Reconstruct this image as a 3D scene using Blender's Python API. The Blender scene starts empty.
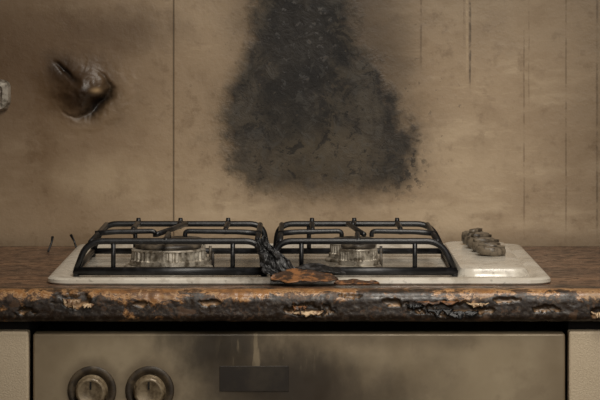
import bpy, bmesh, math, random
from mathutils import Vector, noise, Matrix
random.seed(4)
sc=bpy.context.scene
F=2766.0; CZ=1.214; CY=-3.1; ZT=0.90
def s2l(v):
    v/=255.0
    return v/12.92 if v<=0.04045 else ((v+0.055)/1.055)**2.4
def c(r,g,b): return (s2l(r),s2l(g),s2l(b),1.0)
def W(px,py,y=0.58):
    k=F/(y-CY); return ((px-300)/k, CZ-(py-10)/k)

# ---------------- node helper ----------------
class M:
    def __init__(s,name,rough=0.6,metal=0.0,spec=0.5):
        s.m=bpy.data.materials.new(name); s.m.use_nodes=True
        s.t=s.m.node_tree; s.n=s.t.nodes
        s.b=s.n['Principled BSDF']
        s.b.inputs['Roughness'].default_value=rough
        s.b.inputs['Metallic'].default_value=metal
        s.b.inputs['Specular IOR Level'].default_value=spec
        tc=s.n.new('ShaderNodeTexCoord'); s.co=tc.outputs['Object']
        sep=s.n.new('ShaderNodeSeparateXYZ'); s.t.links.new(s.co,sep.inputs[0])
        s.x,s.y,s.z=sep.outputs
    def lk(s,v,i):
        if isinstance(v,(int,float,tuple)): i.default_value=v
        else: s.t.links.new(v,i)
    def ma(s,op,a,b=0.0,cc=None,clamp=False):
        n=s.n.new('ShaderNodeMath'); n.operation=op; n.use_clamp=clamp
        s.lk(a,n.inputs[0]); s.lk(b,n.inputs[1])
        if cc is not None: s.lk(cc,n.inputs[2])
        return n.outputs[0]
    def add(s,a,b): return s.ma('ADD',a,b)
    def sub(s,a,b): return s.ma('SUBTRACT',a,b)
    def mul(s,a,b): return s.ma('MULTIPLY',a,b)
    def mx(s,a,b): return s.ma('MAXIMUM',a,b)
    def st(s,v,lo,hi,a=0.0,b=1.0):
        n=s.n.new('ShaderNodeMapRange'); n.interpolation_type='SMOOTHSTEP'
        s.lk(v,n.inputs[0])
        if lo>hi: lo,hi,a,b=hi,lo,b,a
        n.inputs[1].default_value=lo;n.inputs[2].default_value=hi;n.inputs[3].default_value=a;n.inputs[4].default_value=b
        return n.outputs[0]
    def noi(s,scale,detail=4,rough=0.55,stretch=(1,1,1),off=(0,0,0),dist=0.0,rot=0.0):
        mp=s.n.new('ShaderNodeMapping'); s.t.links.new(s.co,mp.inputs[0])
        mp.inputs['Scale'].default_value=stretch; mp.inputs['Location'].default_value=off; mp.inputs['Rotation'].default_value=(0,rot,0)
        n=s.n.new('ShaderNodeTexNoise'); s.t.links.new(mp.outputs[0],n.inputs[0])
        n.inputs['Scale'].default_value=scale;n.inputs['Detail'].default_value=detail
        n.inputs['Roughness'].default_value=rough;n.inputs['Distortion'].default_value=dist
        return n.outputs[0]
    def mix(s,f,a,b):
        n=s.n.new('ShaderNodeMix'); n.data_type='RGBA'
        s.lk(f,n.inputs[0]); s.lk(a,n.inputs[6]); s.lk(b,n.inputs[7]); return n.outputs[2]
    def curve(s,v,pts):
        n=s.n.new('ShaderNodeFloatCurve'); s.lk(v,n.inputs['Value'])
        cv=n.mapping.curves[0]
        cv.points[0].location=pts[0]; cv.points[1].location=pts[-1]
        for p in pts[1:-1]: cv.points.new(*p)
        n.mapping.update(); return n.outputs[0]
    def ell(s,cx,cz,rx,rz,lo,hi,nz=None,amp=0.0,ax='z',ang=0.0):
        X=s.sub(s.x,cx); Z=s.sub(s.z if ax=='z' else s.y,cz)
        if ang:
            ca,sa=math.cos(ang),math.sin(ang)
            X,Z=s.add(s.mul(X,ca),s.mul(Z,sa)),s.sub(s.mul(Z,ca),s.mul(X,sa))
        X=s.ma('DIVIDE',X,rx); Z=s.ma('DIVIDE',Z,rz)
        r=s.ma('SQRT',s.add(s.mul(X,X),s.mul(Z,Z)))
        if nz is not None: r=s.add(r,s.mul(s.sub(nz,0.5),amp))
        return s.st(r,lo,hi,1.0,0.0)
    def col(s,v): s.lk(v,s.b.inputs['Base Color'])
    def rough(s,v): s.lk(v,s.b.inputs['Roughness'])
    def bump(s,h,st=0.3,d=0.002):
        n=s.n.new('ShaderNodeBump'); s.lk(h,n.inputs['Height']); n.inputs['Strength'].default_value=st
        n.inputs['Distance'].default_value=d; s.t.links.new(n.outputs[0],s.b.inputs['Normal'])

# ---------------- mesh helpers ----------------
def obj(name,verts,faces,mat,smooth=False,parent=None):
    me=bpy.data.meshes.new(name); me.from_pydata([tuple(v) for v in verts],[],faces); me.update()
    bm=bmesh.new(); bm.from_mesh(me); bmesh.ops.recalc_face_normals(bm,faces=bm.faces); bm.to_mesh(me); bm.free()
    if smooth:
        for p in me.polygons: p.use_smooth=True
    o=bpy.data.objects.new(name,me); sc.collection.objects.link(o)
    me.materials.append(mat)
    if parent: o.parent=parent
    return o
def empty(name):
    o=bpy.data.objects.new(name,None); sc.collection.objects.link(o); o.empty_display_size=0.05; return o
def boxgeo(x0,x1,y0,y1,z0,z1):
    v=[(x0,y0,z0),(x1,y0,z0),(x1,y1,z0),(x0,y1,z0),(x0,y0,z1),(x1,y0,z1),(x1,y1,z1),(x0,y1,z1)]
    f=[(0,3,2,1),(4,5,6,7),(0,1,5,4),(1,2,6,5),(2,3,7,6),(3,0,4,7)]
    return v,f
def box(name,x0,x1,y0,y1,z0,z1,mat,bev=0.0,parent=None,seg=3):
    v,f=boxgeo(x0,x1,y0,y1,z0,z1); o=obj(name,v,f,mat,parent=parent)
    if bev:
        md=o.modifiers.new('bev','BEVEL'); md.width=bev; md.segments=seg
        for p in o.data.polygons: p.use_smooth=True
        md.harden_normals=True
    return o
def rnd(pts,r,n=6):
    pts=[Vector(p) for p in pts]; out=[pts[0]]
    for i in range(1,len(pts)-1):
        a,b,d=pts[i-1],pts[i],pts[i+1]
        ra=min(r,(a-b).length*0.49); rb=min(r,(d-b).length*0.49)
        p0=b+(a-b).normalized()*ra; p1=b+(d-b).normalized()*rb
        for k in range(n+1):
            t=k/n; out.append(p0*(1-t)**2+b*2*t*(1-t)+p1*t*t)
    out.append(pts[-1]); return out
def tube(pts,r,n=10,sx=1.0,geo=None):
    V,Fc=geo if geo else ([],[])
    base=len(V); pts=[Vector(p) for p in pts]; N=len(pts)
    T=[]
    for i in range(N):
        t=(pts[min(i+1,N-1)]-pts[max(i-1,0)]).normalized(); T.append(t)
    up=Vector((0,0,1)) if abs(T[0].z)<0.9 else Vector((0,1,0))
    u=T[0].cross(up).normalized()
    for i in range(N):
        u=(u-T[i]*u.dot(T[i])).normalized(); w=T[i].cross(u)
        rr=r(i/(N-1)) if callable(r) else r
        for k in range(n):
            a=2*math.pi*k/n; V.append(pts[i]+u*math.cos(a)*rr*sx+w*math.sin(a)*rr)
    for i in range(N-1):
        for k in range(n):
            a=base+i*n+k; b=base+i*n+(k+1)%n
            Fc.append((a,b,b+n,a+n))
    Fc.append(tuple(base+k for k in range(n))[::-1]); Fc.append(tuple(base+(N-1)*n+k for k in range(n)))
    return V,Fc
def lathe(prof,cx,cy,n=48,mod=None,geo=None):
    V,Fc=geo if geo else ([],[]); base=len(V)
    for j,(r,z) in enumerate(prof):
        for k in range(n):
            a=2*math.pi*k/n; rr=r*(mod(j,k) if mod else 1)
            V.append((cx+rr*math.cos(a),cy+rr*math.sin(a),z))
    for j in range(len(prof)-1):
        for k in range(n):
            a=base+j*n+k;b=base+j*n+(k+1)%n; Fc.append((a,b,b+n,a+n))
    Fc.append(tuple(base+k for k in range(n))[::-1]); Fc.append(tuple(base+(len(prof)-1)*n+k for k in range(n)))
    return V,Fc
def fbm(x,y,z=0.0,o=4):
    return noise.fractal(Vector((x,y,z)),1.0,2.0,o)

# ================= MATERIALS =================
w=M('scorched_wall_panel',rough=0.5,spec=0.35)
n1=w.noi(3.0,5,0.6); n2=w.noi(14,6,0.62,off=(3,1,2)); n3=w.noi(70,4,0.6,off=(1,5,2)); nf=w.noi(300,3,0.6)
nh=w.noi(9,5,0.6,stretch=(0.5,1,1.6),off=(7,1,4)); nb=w.noi(30,5,0.65,off=(2,7,4))
ns=w.noi(40,4,0.7,stretch=(0.35,1,2.2),off=(5,5,1),rot=0.5)
base=w.mix(w.st(n1,0.3,0.7),c(158,137,111),c(178,158,131))
base=w.mix(w.mul(w.st(n2,0.45,0.7),0.45),base,c(120,99,75))
base=w.mix(w.mul(w.st(n3,0.55,0.72),0.25),base,c(102,80,57))
base=w.mix(w.mul(w.st(nh,0.52,0.66),0.45),base,c(198,178,150))
base=w.mix(w.mul(w.st(ns,0.58,0.68),0.22),base,c(194,173,144))
base=w.mix(w.mul(w.st(nb,0.58,0.70),0.35),base,c(100,79,56))
def smoke_and_light(px,py,rx,rz,lo,hi,amp,amt,colr,nz=None,ang=0.0):  # smoke stains, plus corner vignette and bright areas painted into the colour
    global base
    lx,lz=W(px,py); base=w.mix(w.mul(w.ell(lx,lz,rx/751.6,rz/751.6,lo,hi,nz or n2,amp,ang=ang),amt),base,colr)
smoke_and_light(0,60,210,130,0.1,1.25,0.8,0.8,c(78,55,33))  # brown smoke stain at left, with the corner's vignette painted in
smoke_and_light(110,120,130,130,0.2,1.3,0.9,0.3,c(106,80,52))
smoke_and_light(20,200,170,80,0.2,1.3,0.9,0.4,c(98,74,48))
smoke_and_light(640,120,120,260,0.1,1.2,0.6,0.55,c(86,67,44))  # right edge darkened in colour to imitate vignette
smoke_and_light(450,-60,300,130,0.2,1.2,0.6,0.6,c(84,66,45))  # painted light falloff toward the top and upper right corner
smoke_and_light(120,30,90,30,0.1,1.2,1.2,0.45,c(66,47,31),nb)
smoke_and_light(80,90,52,34,0.2,1.3,0.9,0.75,c(50,33,19),nb,ang=-0.4)
smoke_and_light(88,98,26,16,0.2,1.3,0.9,0.65,c(28,19,12),nb)
smoke_and_light(64,70,28,16,0.2,1.3,0.9,0.65,c(40,27,16),nb,ang=-0.7)
smoke_and_light(110,180,60,26,0.2,1.3,1.2,0.35,c(192,172,142),nb)  # painted brighter area of the wall, lower left
smoke_and_light(470,160,80,40,0.2,1.3,1.2,0.30,c(196,176,148),nb)  # pool of brighter light at centre right, painted as pale colour
# smoke halo
smoke_and_light(318,110,146,134,0.5,1.1,0.5,0.5,c(98,77,54))
smoke_and_light(318,130,116,86,0.6,1.12,0.9,0.6,c(74,59,42),nb)
smoke_and_light(318,-10,108,134,0.35,1.15,0.6,0.8,c(60,47,34))
smoke_and_light(385,60,44,64,0.2,1.2,0.8,0.55,c(64,51,36))
# soot plume
zlo=W(0,215)[1]; zhi=W(0,-60)[1]
v=w.ma('DIVIDE',w.sub(w.add(w.z,w.add(w.mul(w.sub(n3,0.5),0.022),w.mul(w.sub(nb,0.5),0.035))),zlo),zhi-zlo,clamp=True)
def vy(py): return (W(0,py)[1]-zlo)/(zhi-zlo)
XS=0.2
def vx(px): return (W(px,0)[0]+XS)/(2*XS)
Lp=[(215,290),(200,258),(188,244),(172,231),(150,223),(120,218),(92,222),(62,236),(30,247),(0,248),(-60,245)]
Rp=[(215,350),(200,400),(188,412),(172,417),(150,417),(120,410),(92,398),(62,376),(30,361),(0,352),(-60,345)]
L=w.curve(v,[(vy(a),vx(b)) for a,b in Lp]); R=w.curve(v,[(vy(a),vx(b)) for a,b in Rp])
xn=w.ma('DIVIDE',w.add(w.add(w.x,w.mul(w.sub(nb,0.5),0.045)),w.add(w.mul(w.sub(n3,0.5),0.03),XS)),2*XS)
mL=w.st(w.sub(xn,L),-0.02,0.055); mR=w.st(w.sub(R,xn),-0.03,0.06)
mB=w.st(v,0.04,0.15)
soot=w.mul(w.mul(mL,mR),mB)
nsp=w.noi(110,5,0.65,off=(2,2,2)); nsm=w.noi(48,6,0.7,off=(6,2,3),dist=0.6)
nst=w.noi(24,5,0.65,stretch=(1.6,1,0.45),off=(3,3,7),dist=0.4); nbl=w.noi(20,5,0.7,off=(8,1,3),dist=0.8)
sc1=w.mix(w.st(nbl,0.40,0.60),c(20,18,17),c(60,54,45))
def sp(px,py,rx,rz,lo,hi,nz,amp,amt,colr,extra=None):
    global sc1
    lx,lz=W(px,py); m=w.mul(w.ell(lx,lz,rx/751.6,rz/751.6,lo,hi,nz,amp),amt)
    if extra is not None: m=w.mul(m,extra)
    sc1=w.mix(m,sc1,colr)
sp(330,160,70,40,0.2,1.3,nb,1.6,0.6,c(80,70,54))
sp(270,170,40,26,0.2,1.3,nb,1.6,0.4,c(74,64,50))
sc1=w.mix(w.mul(w.st(nst,0.54,0.64),0.35),sc1,c(72,66,56))
sp(300,45,50,72,0.5,1.0,nb,2.0,0.85,c(15,15,16))
sp(285,110,50,40,0.3,1.1,nb,2.4,0.65,c(19,18,17))
sp(395,140,25,50,0.3,1.1,nb,2.4,0.7,c(21,19,17))
sc1=w.mix(w.mul(w.st(nsm,0.54,0.62),0.35),sc1,c(72,70,66))
sc1=w.mix(w.mul(w.st(nsm,0.44,0.38),0.8),sc1,c(11,10,10))
sp(300,40,44,58,0.6,1.0,nb,1.5,0.4,c(84,86,90),w.st(nsp,0.58,0.64))
sc1=w.mix(w.mul(w.st(nsp,0.61,0.67),0.25),sc1,c(108,98,80))
sc1=w.mix(w.mul(w.st(nsp,0.40,0.34),0.8),sc1,c(11,10,9))
base=w.mix(w.mul(soot,w.add(0.91,w.mul(w.st(n2,0.4,0.6),0.06))),base,sc1)
lx,lz=W(398,165); base=w.mix(w.mul(w.mul(w.ell(lx,lz,0.05,0.05,0.3,1.2,n3,1.2),w.st(nsp,0.53,0.58)),0.8),base,c(34,30,26))
lx,lz=W(330,110); base=w.mix(w.mul(w.mul(w.ell(lx,lz,0.19,0.14,0.6,1.2,n3,1.2),w.st(nsp,0.63,0.66)),0.45),base,c(50,40,30))
def vline(px,y0,y1,wd,colr,amt,base,wob=0.0015):
    X=W(px,0)[0]; z0=W(0,y1)[1]; z1=W(0,y0)[1]
    d=w.ma('ABSOLUTE',w.add(w.sub(w.x,X),w.mul(w.sub(n2,0.5),wob)))
    m=w.mul(w.st(d,wd*0.2,wd,1,0),w.mul(w.st(w.z,z0,z0+0.05),w.st(w.z,z1+0.001,z1-0.001)))
    m=w.mul(m,w.st(n3,0.38,0.58,0.15,1.0))
    return w.mix(w.mul(m,amt),base,colr),m
base,_=vline(421,-500,80,0.0022,c(84,66,47),0.6,base,0.003)
base,_=vline(464,-500,60,0.0016,c(90,70,50),0.4,base,0.003)
base,_=vline(470,-500,108,0.0022,c(62,49,36),0.75,base,0.003)
base,_=vline(467,-500,90,0.0012,c(190,168,136),0.5,base,0.003)
base,_=vline(524,30,246,0.0018,c(100,80,57),0.5,base,0.002)
base,_=vline(529,-500,130,0.0014,c(100,80,57),0.4,base,0.003)
base,_=vline(566,-500,246,0.0018,c(88,70,49),0.5,base,0.002)
base,_=vline(597,-500,246,0.0022,c(74,59,42),0.6,base,0.002)
base,_=vline(505,-500,15,0.003,c(60,46,32),0.7,base,0.003)
X=W(173.5,0)[0]; seam=w.st(w.ma('ABSOLUTE',w.sub(w.x,X)),0.0004,0.0015,1,0)
base=w.mix(w.mul(seam,0.65),base,c(50,40,29))
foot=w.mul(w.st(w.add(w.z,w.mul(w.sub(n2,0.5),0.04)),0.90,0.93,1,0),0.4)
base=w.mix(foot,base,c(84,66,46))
at=w.n.new('ShaderNodeAttribute'); at.attribute_name='char'
base=w.mix(at.outputs['Fac'],base,c(20,14,9))
at2=w.n.new('ShaderNodeAttribute'); at2.attribute_name='lip_glint'
base=w.mix(at2.outputs['Fac'],base,c(196,166,126))
w.col(base)
w.rough(w.add(w.mul(soot,0.2),w.st(n2,0.3,0.7,0.34,0.52)))
h=w.add(w.mul(n2,1.0),w.mul(nf,0.12)); h=w.sub(h,w.mul(seam,0.8)); h=w.add(h,w.mul(n3,0.3)); h=w.add(h,w.mul(w.mul(soot,nsm),1.2))
w.bump(h,0.4,0.004)
WALL=w.m

pl=M('smoky_plaster',0.8); pn=pl.noi(4,5); pl.col(pl.mix(pn,c(110,92,70),c(138,118,92))); pl.bump(pl.noi(60),0.2); PLASTER=pl.m
fl=M('tiled_floor',0.5); 
bt=fl.n.new('ShaderNodeTexBrick'); fl.t.links.new(fl.co,bt.inputs[0]); bt.offset=0; bt.inputs['Scale'].default_value=1
bt.inputs['Brick Width'].default_value=0.4;bt.inputs['Row Height'].default_value=0.4;bt.inputs['Mortar Size'].default_value=0.004
bt.inputs['Color1'].default_value=c(110,92,72);bt.inputs['Color2'].default_value=c(98,82,64);bt.inputs['Mortar'].default_value=c(40,34,28)
fl.col(fl.mix(fl.mul(fl.st(fl.noi(5),0.45,0.65),0.6),bt.outputs[0],c(50,42,34))); FLOOR=fl.m

# --- worktop ---
k=M('burnt_laminate_worktop',rough=0.42,spec=0.5)
a1=k.noi(10,6,0.65,stretch=(0.6,1,1.6)); a2=k.noi(60,6,0.7,stretch=(0.8,1,1.0),off=(4,2,1),dist=0.5); a3=k.noi(170,5,0.7); a4=k.noi(30,6,0.72,stretch=(0.55,1,1),off=(9,9,1),dist=0.4)
a5=k.noi(14,4,0.6,stretch=(1,0.3,0.3),off=(2,3,9))
topc=k.mix(k.st(a1,0.35,0.65),c(92,66,51),c(128,94,70))
topc=k.mix(k.mul(k.st(a2,0.47,0.58),0.75),topc,c(48,37,30))
topc=k.mix(k.mul(k.st(a3,0.56,0.64),0.55),topc,c(172,148,122))
nosec=k.mix(k.st(a2,0.38,0.62),c(152,108,66),c(98,69,45))
nosec=k.mix(k.mul(k.st(a3,0.57,0.64),0.6),nosec,c(188,152,112))
nosec=k.mix(k.mul(k.st(a4,0.38,0.44,1,0),0.5),nosec,c(176,140,98))
hz=k.st(k.z,0.8990,0.878,0.16,-0.12)
rx=k.st(k.x,-0.05,0.2,-0.01,0.06)
charv=k.add(k.sub(k.mul(a4,0.6),k.mul(hz,0.6)),k.add(k.add(k.mul(a2,0.4),k.mul(k.sub(a5,0.5),0.45)),rx))
charm=k.st(charv,0.43,0.50)
charc=k.mix(k.st(a3,0.48,0.64),c(19,16,14),c(66,60,54))
charc=k.mix(k.mul(k.st(a2,0.55,0.62),0.5),charc,c(104,74,48))
nosec=k.mix(k.mul(charm,0.94),nosec,charc)
rim=k.mul(k.st(charv,0.415,0.43),k.st(charv,0.45,0.435)); nosec=k.mix(k.mul(rim,0.6),nosec,c(200,158,112))
nm=k.st(k.y,0.026,0.012)
nm2=k.st(k.y,0.09,0.03)
topc=k.mix(k.mul(nm2,k.mul(k.st(a4,0.45,0.56),0.8)),topc,c(42,34,28))
colr=k.mix(nm,topc,nosec)
ch=k.n.new('ShaderNodeAttribute'); ch.attribute_name='chip'
colr=k.mix(ch.outputs['Fac'],colr,k.mix(a3,c(222,184,140),c(160,116,76)))
ce=k.n.new('ShaderNodeAttribute'); ce.attribute_name='edge'
colr=k.mix(ce.outputs['Fac'],colr,c(10,8,7))
k.col(colr); k.rough(k.st(a2,0.35,0.65,0.24,0.5))
k.bump(k.add(k.mul(a2,0.6),k.add(k.mul(a3,0.5),k.mul(charm,-0.3))),0.35,0.0013)
TOP=k.m

# --- enamel / metals ---
e=M('heat_stained_enamel',rough=0.2,metal=0.0)
b1=e.noi(12,6,0.6); b2=e.noi(40,5,0.65,off=(3,3,3)); b3=e.noi(140,3)
ec=e.mix(e.st(b1,0.35,0.65),c(214,208,196),c(190,182,168))
ec=e.mix(e.mul(e.st(b2,0.52,0.66),0.4),ec,c(118,106,90))
ec=e.mix(e.mul(e.st(b3,0.62,0.69),0.4),ec,c(76,64,51))
ec=e.mix(e.mul(e.ell(-0.03,0.24,0.13,0.24,0.3,1.2,b2,1.2,ax='y'),0.75),ec,c(52,46,40))
ec=e.mix(e.mul(e.ell(-0.02,0.07,0.05,0.03,0.3,1.2,b2,1.6,ax='y'),0.7),ec,c(60,49,38))
ec=e.mix(e.mul(e.ell(-0.14,0.27,0.14,0.15,0.3,1.2,b2,1.2,ax='y'),0.5),ec,c(90,82,71))
ec=e.mix(e.mul(e.ell(0.09,0.27,0.11,0.13,0.3,1.2,b2,1.2,ax='y'),0.4),ec,c(90,82,71))
e.col(ec); e.rough(e.st(b2,0.3,0.7,0.15,0.35)); e.bump(b2,0.08,0.001); ENAMEL=e.m
g=M('cast_iron_grate',rough=0.38,spec=0.5); g1=g.noi(90,5,0.65); g.col(g.mix(g.st(g1,0.45,0.7),c(13,14,16),c(38,38,41))); g.bump(g1,0.3,0.001); IRON=g.m
g=M('grimy_aluminium',rough=0.42,metal=0.5); g1=g.noi(80,5,0.65); g.col(g.mix(g.st(g1,0.4,0.64),c(190,182,168),c(96,87,74))); g.bump(g1,0.2,0.001); ALU=g.m
g=M('burner_cap_enamel',rough=0.45); g1=g.noi(60,5,0.65); g.col(g.mix(g.st(g1,0.4,0.68),c(46,42,38),c(108,98,84))); g.bump(g1,0.3,0.001); CAP=g.m
g=M('melted_knob_plastic',rough=0.42); g1=g.noi(90,5,0.65); g.col(g.mix(g.st(g1,0.4,0.64),c(122,110,94),c(52,45,38))); g.bump(g1,0.4,0.002); KNOB=g.m
o_=M('smoke_stained_oven_metal',rough=0.36,metal=0.15)
q1=o_.noi(7,5,0.6); q2=o_.noi(30,5,0.6,off=(2,1,1)); q3=o_.noi(16,5,0.6,stretch=(1.5,1,0.8),off=(5,2,0),rot=0.35); q4=o_.noi(10,5,0.65,off=(1,1,8))
oc=o_.mix(o_.st(q1,0.35,0.65),c(176,160,133),c(156,140,114))
oc=o_.mix(o_.mul(o_.st(q2,0.5,0.7),0.35),oc,c(110,93,71))
def os(x,z,rx_,rz_,hi,nz,amp,amt,colr,ang=0):
    global oc
    oc=o_.mix(o_.mul(o_.ell(x,z,rx_,rz_,0.1,hi,nz,amp,ang=ang),amt),oc,colr)
os(-0.01,0.80,0.20,0.095,1.25,q4,1.4,0.7,c(78,65,49))
os(-0.095,0.84,0.07,0.05,1.2,q3,1.6,0.85,c(42,36,28))
os(-0.06,0.80,0.09,0.06,1.25,q4,1.6,0.65,c(48,40,31))
os(0.00,0.79,0.08,0.05,1.2,q3,1.6,0.8,c(40,33,26))
os(0.06,0.775,0.10,0.035,1.25,q3,1.6,0.6,c(62,51,38))
os(0.10,0.845,0.14,0.015,1.25,q3,1.6,0.4,c(84,70,52))
os(-0.30,0.80,0.05,0.09,1.25,q2,0.9,0.4,c(96,76,52))
os(0.31,0.80,0.07,0.10,1.25,q2,0.9,0.5,c(92,73,50))
qs=o_.noi(45,4,0.6,stretch=(2.0,1,0.35),rot=-0.5)
oc=o_.mix(o_.mul(o_.mul(o_.ell(-0.035,0.83,0.05,0.03,0.3,1.3,q3,1.0),o_.st(qs,0.54,0.64)),0.45),oc,c(172,155,126))
for kx in (-0.234,-0.169):
    oc=o_.mix(o_.mul(o_.ell(kx,0.788,0.036,0.036,0.7,1.1,q2,0.5),0.5),oc,c(74,60,44))
o_.col(oc); o_.rough(o_.st(q2,0.3,0.7,0.30,0.46)); o_.bump(o_.noi(220,2,stretch=(0.1,1,1)),0.05,0.0005); OVEN=o_.m
g=M('textured_cabinet_laminate',rough=0.5); g1=g.noi(520,3,0.6); g2=g.noi(9,4); g.col(g.mix(g.mul(g.st(g1,0.4,0.6),0.25),g.mix(g2,c(220,203,176),c(200,182,154)),c(172,152,124))); g.bump(g1,0.45,0.0012); CAB=g.m
def flat(name,colr,r=0.6,met=0.0):
    m=M(name,r,met); n=m.noi(50,4); m.col(m.mix(m.mul(n,0.5),colr,tuple(x*0.5 for x in colr[:3])+(1,))); return m.m
DARK=flat('shade_dark_carcass',c(26,22,18),0.9)  # near-black colour puts shade into the gaps below worktop and beside fronts
DSP=M('sooty_display_glass',0.4); dn=DSP.noi(30,5,0.6); DSP.col(DSP.mix(DSP.st(dn,0.35,0.65),c(36,29,22),c(54,46,35))); GLASS=DSP.m
CHAR=M('char',rough=0.42); cn=CHAR.noi(60,5,0.7); CHAR.col(CHAR.mix(CHAR.st(cn,0.50,0.66),c(14,14,15),c(74,73,74))); CHAR.bump(cn,0.6,0.003); CHAR=CHAR.m
FL=M('peeled_laminate_orange',rough=0.5); fn=FL.noi(60,5,0.7); FL.col(FL.mix(FL.st(fn,0.42,0.56),c(142,96,58),c(60,42,30))); FL.bump(fn,0.5,0.002); FLK=FL.m
FL2=M('peeled_laminate_pale',rough=0.5); fn=FL2.noi(70,5,0.7); FL2.col(FL2.mix(FL2.st(fn,0.45,0.62),c(210,182,146),c(120,88,60))); FLP=FL2.m

# ================= ROOM =================
def axis(lo,hi,dlo,dhi,fine,coarse):
    a=[];x=lo
    while x<hi-1e-6:
        a.append(x); x+= fine if dlo<=x<dhi else coarse
        if a[-1]<dlo<x: x=dlo
    a.append(hi); return a
xs=axis(-1.8,1.8,-0.41,-0.15,0.0012,0.06); zs=axis(0.0,2.5,1.03,1.20,0.0012,0.05)
DX,DZ=W(88,94)
def sm(t): t=max(0,min(1,t)); return t*t*(3-2*t)
def wallfn(x,z):
    dy=0;chr_=0;lip_glint=0
    if -0.42<x<-0.14 and 1.02<z<1.21:
        u=(x-DX)*751.6; v_=(DZ-z)*751.6
        nn=fbm(x*45,z*45,3); n5=fbm(x*130,z*130,5); n6=fbm(x*25,z*25,9)
        win=sm(1-math.hypot(u/74,v_/60))
        r=math.hypot((u+8)/(25+5*n6),(v_+5)/(20+4*n6))
        dy+=0.018*math.exp(-r**2.2)*win
        dy+=0.0008*math.sin((u*0.5-v_)*0.28+5*nn)*math.exp(-r*r*0.5)*win
        a=math.degrees(math.atan2(v_+5,u+8))
        w_=math.exp(-((a-38)/55)**2)
        hw=0.05+0.26*w_
        p=math.exp(-((r-1.22-0.10*nn)/hw)**2)*w_
        dy-=0.011*p; chr_=max(chr_,p*(1.05+0.4*n5))
        q=math.exp(-((r-1.85-0.12*nn)/0.28)**2)*w_; dy+=0.0015*q; lip_glint=max(lip_glint,0.06*q)
        g_=math.hypot((u-9)/5.0,(v_+4)/2.6); lip_glint=max(lip_glint,0.6*math.exp(-g_*g_))  # gloss highlight of the bulge, painted as a pale spot
        t=(u+36)/30
        if 0<t<1:
            ly=-32+22*sm(t)+2*nn; m=math.exp(-((v_-ly)/(2.2+2*t))**2)*math.sin(math.pi*t)
            dy-=0.006*m; chr_=max(chr_,m*(0.8+0.4*n5))
    return dy,max(0,min(1,chr_)),lip_glint
V=[];ca=[];la=[]
for z in zs:
    for x in xs:
        dy,q,l=wallfn(x,z); V.append((x,0.58-dy,z)); ca.append(q); la.append(l)
nx=len(xs); Fc=[(j*nx+i,j*nx+i+1,(j+1)*nx+i+1,(j+1)*nx+i) for j in range(len(zs)-1) for i in range(nx-1)]
me=bpy.data.meshes.new('wall_back'); me.from_pydata(V,[],Fc); me.update()
for nm_,arr in (('char',ca),('lip_glint',la)):
    A=me.attributes.new(nm_,'FLOAT','POINT'); A.data.foreach_set('value',arr)
for p in me.polygons: p.use_smooth=True
me.materials.append(WALL); wb=bpy.data.objects.new('wall_back',me); sc.collection.objects.link(wb)
box('wall_left',-1.9,-1.8,-4.0,0.58,0,2.5,PLASTER); box('wall_right',1.8,1.9,-4.0,0.58,0,2.5,PLASTER)
box('floor',-1.9,1.9,-4.0,0.68,-0.1,0,FLOOR); box('ceiling',-1.9,1.9,-4.0,0.68,2.5,2.6,PLASTER)

# ================= WORKTOP =================
prof=[]
yy=0.575
while yy>0.052: prof.append((yy,0.90,0,1)); yy-=0.008
while yy>0.0150: prof.append((yy,0.90,0,1)); yy-=0.0015
R0=0.013
for i in range(15):
    a=math.pi/2*i/14; prof.append((R0-R0*math.sin(a),0.90-R0+R0*math.cos(a),-math.sin(a),math.cos(a)))
zz=0.90-R0-0.001
while zz>0.872: prof.append((0,zz,-1,0)); zz-=0.001
for i in range(8):
    a=math.pi/2*i/7; prof.append((0.008-0.008*math.cos(a),0.872-0.008*math.sin(a),-math.cos(a),-math.sin(a)))
prof.append((0.05,0.864,0,-1)); prof.append((0.575,0.864,0,-1))
xs=axis(-1.4,1.4,-0.36,0.36,0.0011,0.02)
chips=[(75,300,14,7),(308,310,20,5),(452,309,30,6),(598,313,7,5),(395,303,10,3),(210,302,9,2.5),(545,309,10,3),(25,311,10,3),(140,304,8,2),(350,296,9,2),(505,300,10,2.5)]
V=[];chipa=[];edgea=[]
for x in xs:
    for (y,z,ny,nz) in prof:
        dsp=0;cm=0;em=0
        if abs(x)<0.37:
            if y<0.05:
                s=y-z
                f1=fbm(x*38,s*70,1.3,5); f2=fbm(x*140,s*170,4.1,4)
                wgt=min(1,(0.05-y)/0.025)
                dsp+= (0.0004*f1+0.0003*f2 + 0.0008*max(0,fbm(x*30,s*60,9)-0.2))*wgt
            if y<0.014 and z>0.864:
                px=300+x*892; py=10+(CZ-z)*892
                for (cx,cy,rx_,ry_) in chips:
                    if abs(px-cx)<rx_*2.2 and abs(py-cy)<ry_*3:
                        r=math.hypot((px-cx)/rx_,(py-cy)/ry_)+0.9*fbm(x*110,z*150,cx,4)
                        m=1/(1+math.exp((r-1)*14)); mm=math.exp(-((r-1.18)/0.22)**2)
                        low=1/(1+math.exp((py-cy-ry_*0.35)*1.0))
                        dsp-=0.0028*m; cm=max(cm,m*(1-0.85*low)); em=max(em,mm*.8,m*low*.85)
        V.append((x,y+ny*dsp,z+nz*dsp)); chipa.append(cm); edgea.append(em)
npf=len(prof); nx=len(xs)
Fc=[(i*npf+j,i*npf+(j+1)%npf,(i+1)*npf+(j+1)%npf,(i+1)*npf+j) for i in range(nx-1) for j in range(npf)]
Fc.append(tuple(range(npf))); Fc.append(tuple((nx-1)*npf+j for j in range(npf))[::-1])
me=bpy.data.meshes.new('kitchen_worktop'); me.from_pydata(V,[],Fc); me.update()
for nm_,arr in (('chip',chipa),('edge',edgea)):
    A=me.attributes.new(nm_,'FLOAT','POINT'); A.data.foreach_set('value',arr)
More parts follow.
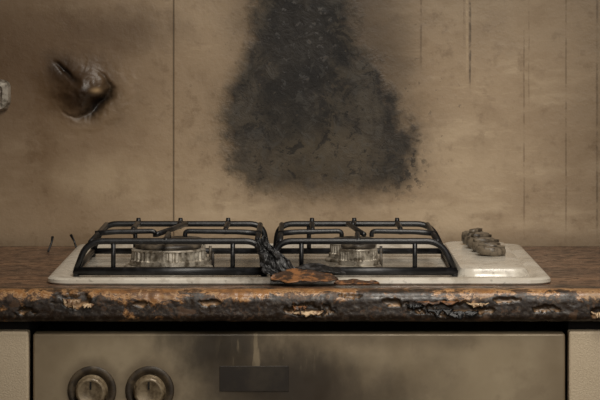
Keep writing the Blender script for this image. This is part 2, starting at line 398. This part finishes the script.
bm=bmesh.new(); bm.from_mesh(me); bmesh.ops.recalc_face_normals(bm,faces=bm.faces); bm.to_mesh(me); bm.free()
for p in me.polygons: p.use_smooth=True
me.materials.append(TOP); wt=bpy.data.objects.new('kitchen_worktop',me); sc.collection.objects.link(wt)
def curl(name,px,py,wd,ht,mat,seed,lift=0.005,parent=None):
    X=(px-300)/892; Z=CZ-(py-10)/892; V=[];Fc=[];nu,nv=22,7
    for i in range(nu+1):
        for j in range(nv+1):
            u=i/nu; v_=j/nv
            env=math.sin(math.pi*u)**0.6*(0.7+0.9*fbm(u*6+seed,seed,0,3))
            xx=X+(u-.5)*wd; zz=Z-(v_)*ht*env
            yy=-0.0012-lift*math.sin(v_*1.9)*env+0.001*fbm(u*8,v_*4,seed)
            V.append((xx+0.002*fbm(u*6,v_*3,seed+2),yy,zz+0.0012*fbm(u*9,seed)))
    for i in range(nu):
        for j in range(nv):
            a=i*(nv+1)+j; Fc.append((a,a+1,a+nv+2,a+nv+1))
    o=obj(name,V,Fc,mat,True,parent); md=o.modifiers.new('s','SOLIDIFY'); md.thickness=0.0007; return o
for i,(px,py,a,b_,mt) in enumerate([(72,299,0.020,0.010,FLP),(88,304,0.012,0.005,FLP),(308,311,0.034,0.006,FLP),(436,301,0.05,0.005,FLK),(462,311,0.036,0.009,CHAR),(597,312,0.012,0.006,FLP),(440,309,0.03,0.007,CHAR),(300,306,0.016,0.007,FLK),(415,304,0.02,0.006,CHAR),(478,303,0.024,0.005,FLP)]):
    curl('splinter_%d'%(i+1),px,py,a,b_,mt,i*3.1,parent=wt)

# ================= HOB =================
hob=empty('gas_hob')
def rrect(x0,x1,y0,y1,r,z,n=8):
    pts=[]
    for cx,cy,a0 in ((x1-r,y1-r,0),(x0+r,y1-r,90),(x0+r,y0+r,180),(x1-r,y0+r,270)):
        for i in range(n+1):
            a=math.radians(a0+90*i/n); pts.append((cx+r*math.cos(a),cy+r*math.sin(a),z))
    return pts
def loft(name,loops,mat,parent=None,smooth=True):
    V=[];Fc=[];n=len(loops[0])
    for l in loops: V+=l
    for j in range(len(loops)-1):
        for i in range(n):
            a=j*n+i;b=j*n+(i+1)%n; Fc.append((a,b,b+n,a+n))
    Fc.append(tuple(range(n))[::-1]); Fc.append(tuple((len(loops)-1)*n+i for i in range(n)))
    o=obj(name,V,Fc,mat,smooth,parent)
    if smooth: 
        md=o.modifiers.new('e','EDGE_SPLIT'); md.split_angle=math.radians(40)
    return o
x0,x1,y0,y1=-0.291,0.289,0.056,0.535
lp=[]
for ins,z in ((0.002,0.9003),(0,0.902),(0.0005,0.9055),(0.003,0.9075),(0.007,0.908),(0.016,0.908),(0.020,0.9065),(0.026,0.9045),(0.03,0.904)):
    lp.append(rrect(x0+ins,x1-ins,y0+ins,y1-ins,max(0.03-ins,0.004),z))
loft('hob_plate',lp,ENAMEL,hob)
lp=[]
for ins,z in ((0,0.9038),(0.001,0.908),(0.004,0.9125),(0.008,0.9135),(0.012,0.9138)):
    lp.append(rrect(0.184+ins,0.268-ins,0.115+ins,0.50-ins,max(0.02-ins,0.004),z))
loft('control_island',lp,ENAMEL,hob)
def knob(name,x,y,r,h,z0,tilt,ang):
    n=40; prof=[(r*0.9,0),(r*0.9,h*.12),(r*1.0,h*.2),(r*1.0,h*.55),(r*.96,h*.8),(r*.8,h*.9),(r*.55,h*.93),(0.001,h*.93)]
    V,Fc=lathe(prof,0,0,n,mod=lambda j,k_:(1-0.05*(k_%4==0)) if 2<=j<=4 else 1)
    bv,bf=boxgeo(-r*.88,r*.88,-r*.2,r*.2,h*.85,h*1.12); b0=len(V); V=list(V)+bv; Fc=Fc+[tuple(b0+i for i in f) for f in bf]
    Rm=Matrix.Rotation(ang,4,'Z')
    Rt=Matrix.Rotation(tilt[0],4,'X')@Matrix.Rotation(tilt[1],4,'Y')
    out=[]
    for p in V:
        q=Rt@Rm@Vector(p)
        q+=Vector((fbm(q.x*50+x*9,q.y*50,q.z*50),fbm(q.y*50,q.x*50+y*9,q.z*50),0.6*fbm(q.z*50,q.y*50,q.x*50)))*0.0012
        out.append((q.x+x,q.y+y,q.z+z0))
    return obj(name,out,Fc,KNOB,True,hob)
for i,(xx,yy,t) in enumerate([(0.2335,0.285,(0.0,0.10)),(0.231,0.335,(0.0,0.03)),(0.2275,0.385,(0.0,0.08)),(0.2245,0.437,(0.0,0.05))]):
    knob('control_knob_%d'%(i+1),xx,yy,0.0180,0.0112+0.0022*i,0.9145,t,0.4*i)
def burner(name,x,y,R,hh):
    p=empty(name); p.parent=hob
    z=0.9042
    V,Fc=lathe([(R*1.16,z),(R*1.16,z+0.002),(R*1.12,z+0.004),(R*1.0,z+0.0045)],x,y,48); obj('drip_ring',V,Fc,ALU,True,p)
    n=180
    V,Fc=lathe([(R*.95,z+.003),(R*1.02,z+.005),(R*1.01,z+hh*.33),(R*.97,z+hh*.38),(R*.96,z+hh*.70),(R*.97,z+hh*.74),(R*.93,z+hh*.8),(R*.6,z+hh*.8)],x,y,n,
        mod=lambda j,k_:(0.95 if (k_%5<2 and j in (3,4)) else 1)); obj('flame_crown',V,Fc,ALU,False,p)
    V,Fc=lathe([(R*.8,z+hh*.8),(R*.86,z+hh*.84),(R*.87,z+hh*.93),(R*.82,z+hh*.99),(R*.7,z+hh*1.02),(R*.3,z+hh*1.03),(0.001,z+hh*1.03)],x,y,48); obj('burner_cap',V,Fc,CAP,True,p)
    V,Fc=tube([(x+R*1.15,y+R*.35,z),(x+R*1.15,y+R*.35,z+hh*.6)],0.0018,8); obj('igniter',V,Fc,CAP,True,p)
burner('burner_large',-0.158,0.222,0.046,0.030)
burner('burner_rear_medium',-0.146,0.325,0.030,0.028)
burner('burner_small',0.070,0.222,0.024,0.030)
burner('burner_rear_small',0.066,0.322,0.030,0.028)
def grate(name,xa,xb,ya,yb,sl,sr,bx,cross):
    zb=0.9115; zt=0.9455; r=0.0037
    G=([],[])
    ta,tb=xa+sl,xb-sr
    for y in (ya,yb):
        tube(rnd([(xa,y,zb),(ta,y,zt),(tb,y,zt),(xb,y,zb)],0.018,8),r,12,geo=G)
    for (tx,ax_) in ((ta+0.004,xa),(tb-0.004,xb)):
        tube([(tx,ya,zt-0.001),(tx,yb,zt-0.001)],r*0.9,12,geo=G)
        tube([(ax_,ya,zb),(ax_,yb,zb)],r*0.9,12,geo=G)
    tube([(xa-.002,ya,zb-0.0008),(xb+.002,ya,zb-0.0008)],r*1.3,12,geo=G)
    tube([(xa-.002,yb,zb),(xb+.002,yb,zb)],r,12,geo=G)
    for ax_ in (xa,xb):
        for y in (ya,yb): tube([(ax_,y,zb),(ax_,y,0.9044)],lambda t:r*(1.1-.2*t),10,geo=G)
    wd=tb-ta
    for y,fr in ((ya,(0.15,0.84)),(yb,(0.2,))):
        for fx in fr:
            tube([(ta+wd*fx,y,zb),(ta+wd*fx,y,zt)],r*0.75,10,geo=G)
    def prong(p0,p1,nub=True):
        p0=Vector(p0);p1=Vector(p1); d=(p1-p0).normalized()
        tube(rnd([p0-d*0.003,p0+(p1-p0)*0.25+Vector((0,0,0.002)),p1+Vector((0,0,0.003)),p1+Vector((0,0,-0.004))],0.006,4),lambda t:r*(0.95-0.2*t),10,geo=G)
        if nub:
            q=p0-d*0.001; tube([q,q+Vector((0,0,0.0075))],lambda t:r*(0.95-0.25*t),10,geo=G)
    prong((bx,ya,zt),(bx,0.19,zt),False); prong((bx+(0.006 if bx<0 else 0),yb,zt),(bx+(0.006 if bx<0 else -0.002),0.345,zt))
    prong((ta+0.004,0.222,zt),(bx-0.018,0.222,zt),False); prong((tb-0.004,0.222,zt),(bx+0.018,0.222,zt),False)
    prong((ta+wd*0.22,yb,zt),(ta+wd*0.22,0.26,zt)); prong((ta+wd*0.78,yb,zt),(ta+wd*0.78,0.26,zt))
    tube([(bx+cross,0.345,zt+.002),(bx-cross,0.185,zt+.002)],r*0.85,10,geo=G)
    return obj(name,G[0],G[1],IRON,True,hob)
grate('pan_support_left',-0.260,-0.042,0.113,0.372,0.013,0.004,-0.156,0.014)
grate('pan_support_right',-0.031,0.180,0.113,0.372,0.004,0.016,0.068,-0.008)

# ================= DEBRIS =================
def onplane(px,py,z):
    d=F*(CZ-z)/(py-10); return Vector(((px-300)*d/F,d+CY,z))
V=[];Fc=[];nu,nv=56,44
for i in range(nu+1):
    for j in range(nv+1):
        u=i/nu; v_=j/nv
        cx=-0.043+0.030*v_**1.3+0.003*fbm(v_*3,3,3); half=0.008+0.022*v_**1.5+0.002*fbm(v_*5,u*2,5)
        x=cx+(u-.5)*2*half+0.002*fbm(v_*4,u*3,2)
        prof_z=0.953-0.042*(v_**0.95)-0.010*abs(2*u-1)**2*(1-v_)-0.006*v_*u
        y=0.106-0.022*v_**1.5+0.006*fbm(u*4,v_*3,7,4)-0.006*(1-abs(2*u-1)**2)
        z=prof_z+0.004*fbm(u*4,v_*3,1,4)
        V.append((x,y,max(z,0.9105)))
for i in range(nu):
    for j in range(nv):
        a=i*(nv+1)+j; Fc.append((a,a+1,a+nv+2,a+nv+1))
o=obj('charred_debris',V,Fc,CHAR,True); md=o.modifiers.new('s','SOLIDIFY'); md.thickness=0.0014; md.offset=1
def flake(name,cx,cy,z0,L_,Wd,mat,seed,lift,rot,slope=0.0,sk_=0.6,amp=0.5):
    V=[];Fc=[];nu,nv=44,14
    ca,sa=math.cos(rot),math.sin(rot)
    for i in range(nu+1):
        for j in range(nv+1):
            u=i/nu; v_=j/nv*2-1
            wdt=Wd*(math.sin(math.pi*min(1,max(0,u**0.75)))**sk_)*(0.85+amp*fbm(u*5,seed,0,3))+0.0004
            lx=(u-.5)*L_; ly=v_*wdt/2+0.003*fbm(u*4,seed+9)
            z=lift*math.sin(math.pi*u**0.8)*(0.6+0.4*v_)+0.002*abs(v_)**2+0.0012*fbm(u*5,v_*2,seed)
            V.append((cx+lx*ca-ly*sa,cy+lx*sa+ly*ca,z0+max(0,z)+slope*ly))
    for i in range(nu):
        for j in range(nv):
            a=i*(nv+1)+j; Fc.append((a,a+1,a+nv+2,a+nv+1))
    o=obj(name,V,Fc,mat,True); md=o.modifiers.new('s','SOLIDIFY'); md.thickness=0.0008; md.offset=1; return o
flake('peeled_laminate_flake',0.005,0.048,0.9065,0.078,0.038,FLK,2.0,0.005,-0.12,0.24,0.6,0.3)
flake('peeled_laminate_flake',0.064,0.030,0.9035,0.052,0.020,FLK,5.0,0.001,-0.06,0.16,0.7,0.3)
flake('charred_paper_scrap',0.020,0.088,0.9094,0.066,0.030,CHAR,8.0,0.009,-0.1,0,0.6,0.3)
for i,(pa,pb) in enumerate([((48,252),(52,238)),((77,250),(70,234))]):
    a=onplane(pa[0],pa[1],0.9012); b=Vector((a.x+(pb[0]-pa[0])/790,a.y+0.01,a.z+0.019))
    V,Fc=tube([a,a*0.4+b*0.6+Vector((0.001,0,0)),b],lambda t:0.0013+0.0006*(t>.8),8); obj('burnt_matchstick',V,Fc,CHAR,True)

# ================= OVEN =================
oven=empty('built_in_oven')
box('oven_body',-0.298,0.296,0.04,0.56,0.12,0.845,DARK,parent=oven)
box('control_panel',-0.3005,0.2985,0.012,0.04,0.742,0.8500,OVEN,0.0025,oven)
box('oven_door',-0.3005,0.2985,0.012,0.04,0.26,0.736,OVEN,0.003,oven)
box('door_window',-0.21,0.21,0.009,0.013,0.34,0.62,GLASS,0.002,oven)
V,Fc=tube(rnd([(-0.24,0.013,0.69),(-0.24,-0.03,0.69),(0.24,-0.03,0.69),(0.24,0.013,0.69)],0.02),0.008,14); obj('door_handle',V,Fc,ALU,True,oven)
box('lower_drawer',-0.3005,0.2985,0.014,0.04,0.12,0.254,OVEN,0.003,oven)
box('display',-0.0905,-0.0125,0.0112,0.0125,0.785,0.8135,GLASS,0.0004,oven)
g=M('oven_knob_metal',rough=0.36,metal=0.2); g1=g.noi(80,5,0.65); g.col(g.mix(g.st(g1,0.4,0.68),c(144,128,103),c(84,69,50))); OVK=g.m
g=M('sooty_bezel',rough=0.5,metal=0.1); g1=g.noi(80,5,0.65); g.col(g.mix(g.st(g1,0.4,0.68),c(54,45,35),c(88,75,57))); RING=g.m
def oknob(name,x,z):
    p=empty(name); p.parent=oven
    def L2(prof,mat,nm_,mod=None,n=64):
        V,Fc=lathe(prof,0,0,n,mod); V=[(x+a,0.012-c_,z+b) for a,b,c_ in V]; return obj(nm_,V,Fc,mat,True,p)
    L2([(0.0275,-0.0005),(0.0275,0.001),(0.026,0.002),(0.021,0.002),(0.0205,0.0012),(0.001,0.0012)],RING,'bezel_ring')
    L2([(0.018,0.001),(0.0182,0.006),(0.0172,0.007),(0.0168,0.018),(0.0158,0.0205),(0.0135,0.0212),(0.0125,0.0205),(0.001,0.0205)],OVK,'grip',mod=lambda j,k_:(1-0.03*(k_%4<2)) if j in(2,3) else 1)
    v,f=boxgeo(x-0.001,x+0.001,-0.0095,-0.0080,z+0.004,z+0.0125); obj('pointer',v,f,DARK,parent=p)
oknob('oven_knob_a',-0.234,0.786); oknob('oven_knob_b',-0.169,0.786)

# ================= CABINETS =================
def cabinet(xa,xb):
    p=empty('kitchen_cabinet')
    box('carcass',xa+0.002,xb-0.002,0.032,0.57,0.10,0.862,DARK,parent=p)
    box('door',xa,xb,0.008,0.030,0.12,0.8530,CAB,0.003,p)
    box('plinth',xa+0.002,xb-0.002,0.08,0.10,0.0,0.10,DARK,parent=p)
    hx=xb-0.05 if xa<0 else xa+0.05
    V,Fc=tube(rnd([(hx,0.009,0.60),(hx,-0.02,0.60),(hx,-0.02,0.72),(hx,0.009,0.72)],0.012),0.005,12); obj('handle',V,Fc,ALU,True,p)
cabinet(-0.905,-0.3050); cabinet(-1.395,-0.909); cabinet(0.3020,0.902); cabinet(0.906,1.395)
box('plinth_under_oven',-0.30,0.298,0.08,0.10,0.0,0.119,DARK).parent=oven

# melted wall socket at the left edge
sk=empty('wall_socket')
sx,sz=W(-12,95)
def rr2(hw,hh,r,y,wob=0.0015):
    pts=[]
    for cx,cz,a0 in ((hw-r,hh-r,0),(-hw+r,hh-r,90),(-hw+r,-hh+r,180),(hw-r,-hh+r,270)):
        for i in range(9):
            a=math.radians(a0+90/8*i); x=cx+r*math.cos(a); z=cz+r*math.sin(a)
            pts.append((sx+x+wob*fbm(x*90,z*90,2),y-0.001*fbm(x*80,z*80,6),sz+z+wob*fbm(x*90,z*90,8)))
    return pts
loft('cover_plate',[rr2(0.030,0.021,0.012,0.5795),rr2(0.030,0.021,0.012,0.575),rr2(0.027,0.018,0.010,0.570),rr2(0.020,0.014,0.008,0.5695),rr2(0.017,0.011,0.006,0.574)],ALU,sk)
for dx in (-0.007,0.007):
    V,Fc=lathe([(0.0028,0),(0.0028,0.001),(0.001,0.001)],0,0,16); obj('pin_hole',[(sx+dx+a,0.573-c_,sz+b) for a,b,c_ in V],Fc,DARK,True,sk)

# ================= LIGHT / CAMERA =================
def area(name,loc,tgt,sx_,sy_,en,colr):
    l=bpy.data.lights.new(name,'AREA'); l.shape='RECTANGLE'; l.size=sx_; l.size_y=sy_; l.energy=en; l.color=colr
    o=bpy.data.objects.new(name,l); sc.collection.objects.link(o); o.location=loc
    o.rotation_euler=(Vector(tgt)-Vector(loc)).to_track_quat('-Z','Y').to_euler(); return o
area('ceiling_light',(0.30,-0.55,2.2),(0.1,0.4,0.95),0.6,0.5,14,(1.0,0.94,0.85))
area('front_fill',(0.8,-3.7,1.7),(0,0.3,1.0),1.8,1.4,18,(1.0,0.95,0.88))  # added frontal fill behind the camera, not an actual window
l=bpy.data.lights.new('vignette_spot','SPOT'); l.energy=78; l.spot_size=math.radians(27); l.spot_blend=1.0; l.shadow_soft_size=0.14; l.color=(1.0,0.94,0.84)  # added spot; its soft cone shapes the falloff toward the edges
o=bpy.data.objects.new('vignette_spot',l); sc.collection.objects.link(o); o.location=(0.3,-1.9,2.05)
o.rotation_euler=(Vector((0.06,0.35,0.92))-Vector(o.location)).to_track_quat('-Z','Y').to_euler()
wd=bpy.data.worlds.new('world'); sc.world=wd; wd.use_nodes=True
wd.node_tree.nodes['Background'].inputs[0].default_value=(1,0.93,0.82,1); wd.node_tree.nodes['Background'].inputs[1].default_value=0.08
sc.view_settings.view_transform='Standard'
cam=bpy.data.cameras.new('camera'); co=bpy.data.objects.new('camera',cam); sc.collection.objects.link(co)
co.location=(0,CY,CZ); co.rotation_euler=(math.pi/2,0,0); cam.sensor_width=36; cam.lens=36*F/600; cam.shift_y=-190/600
cam.clip_start=0.05
sc.camera=co
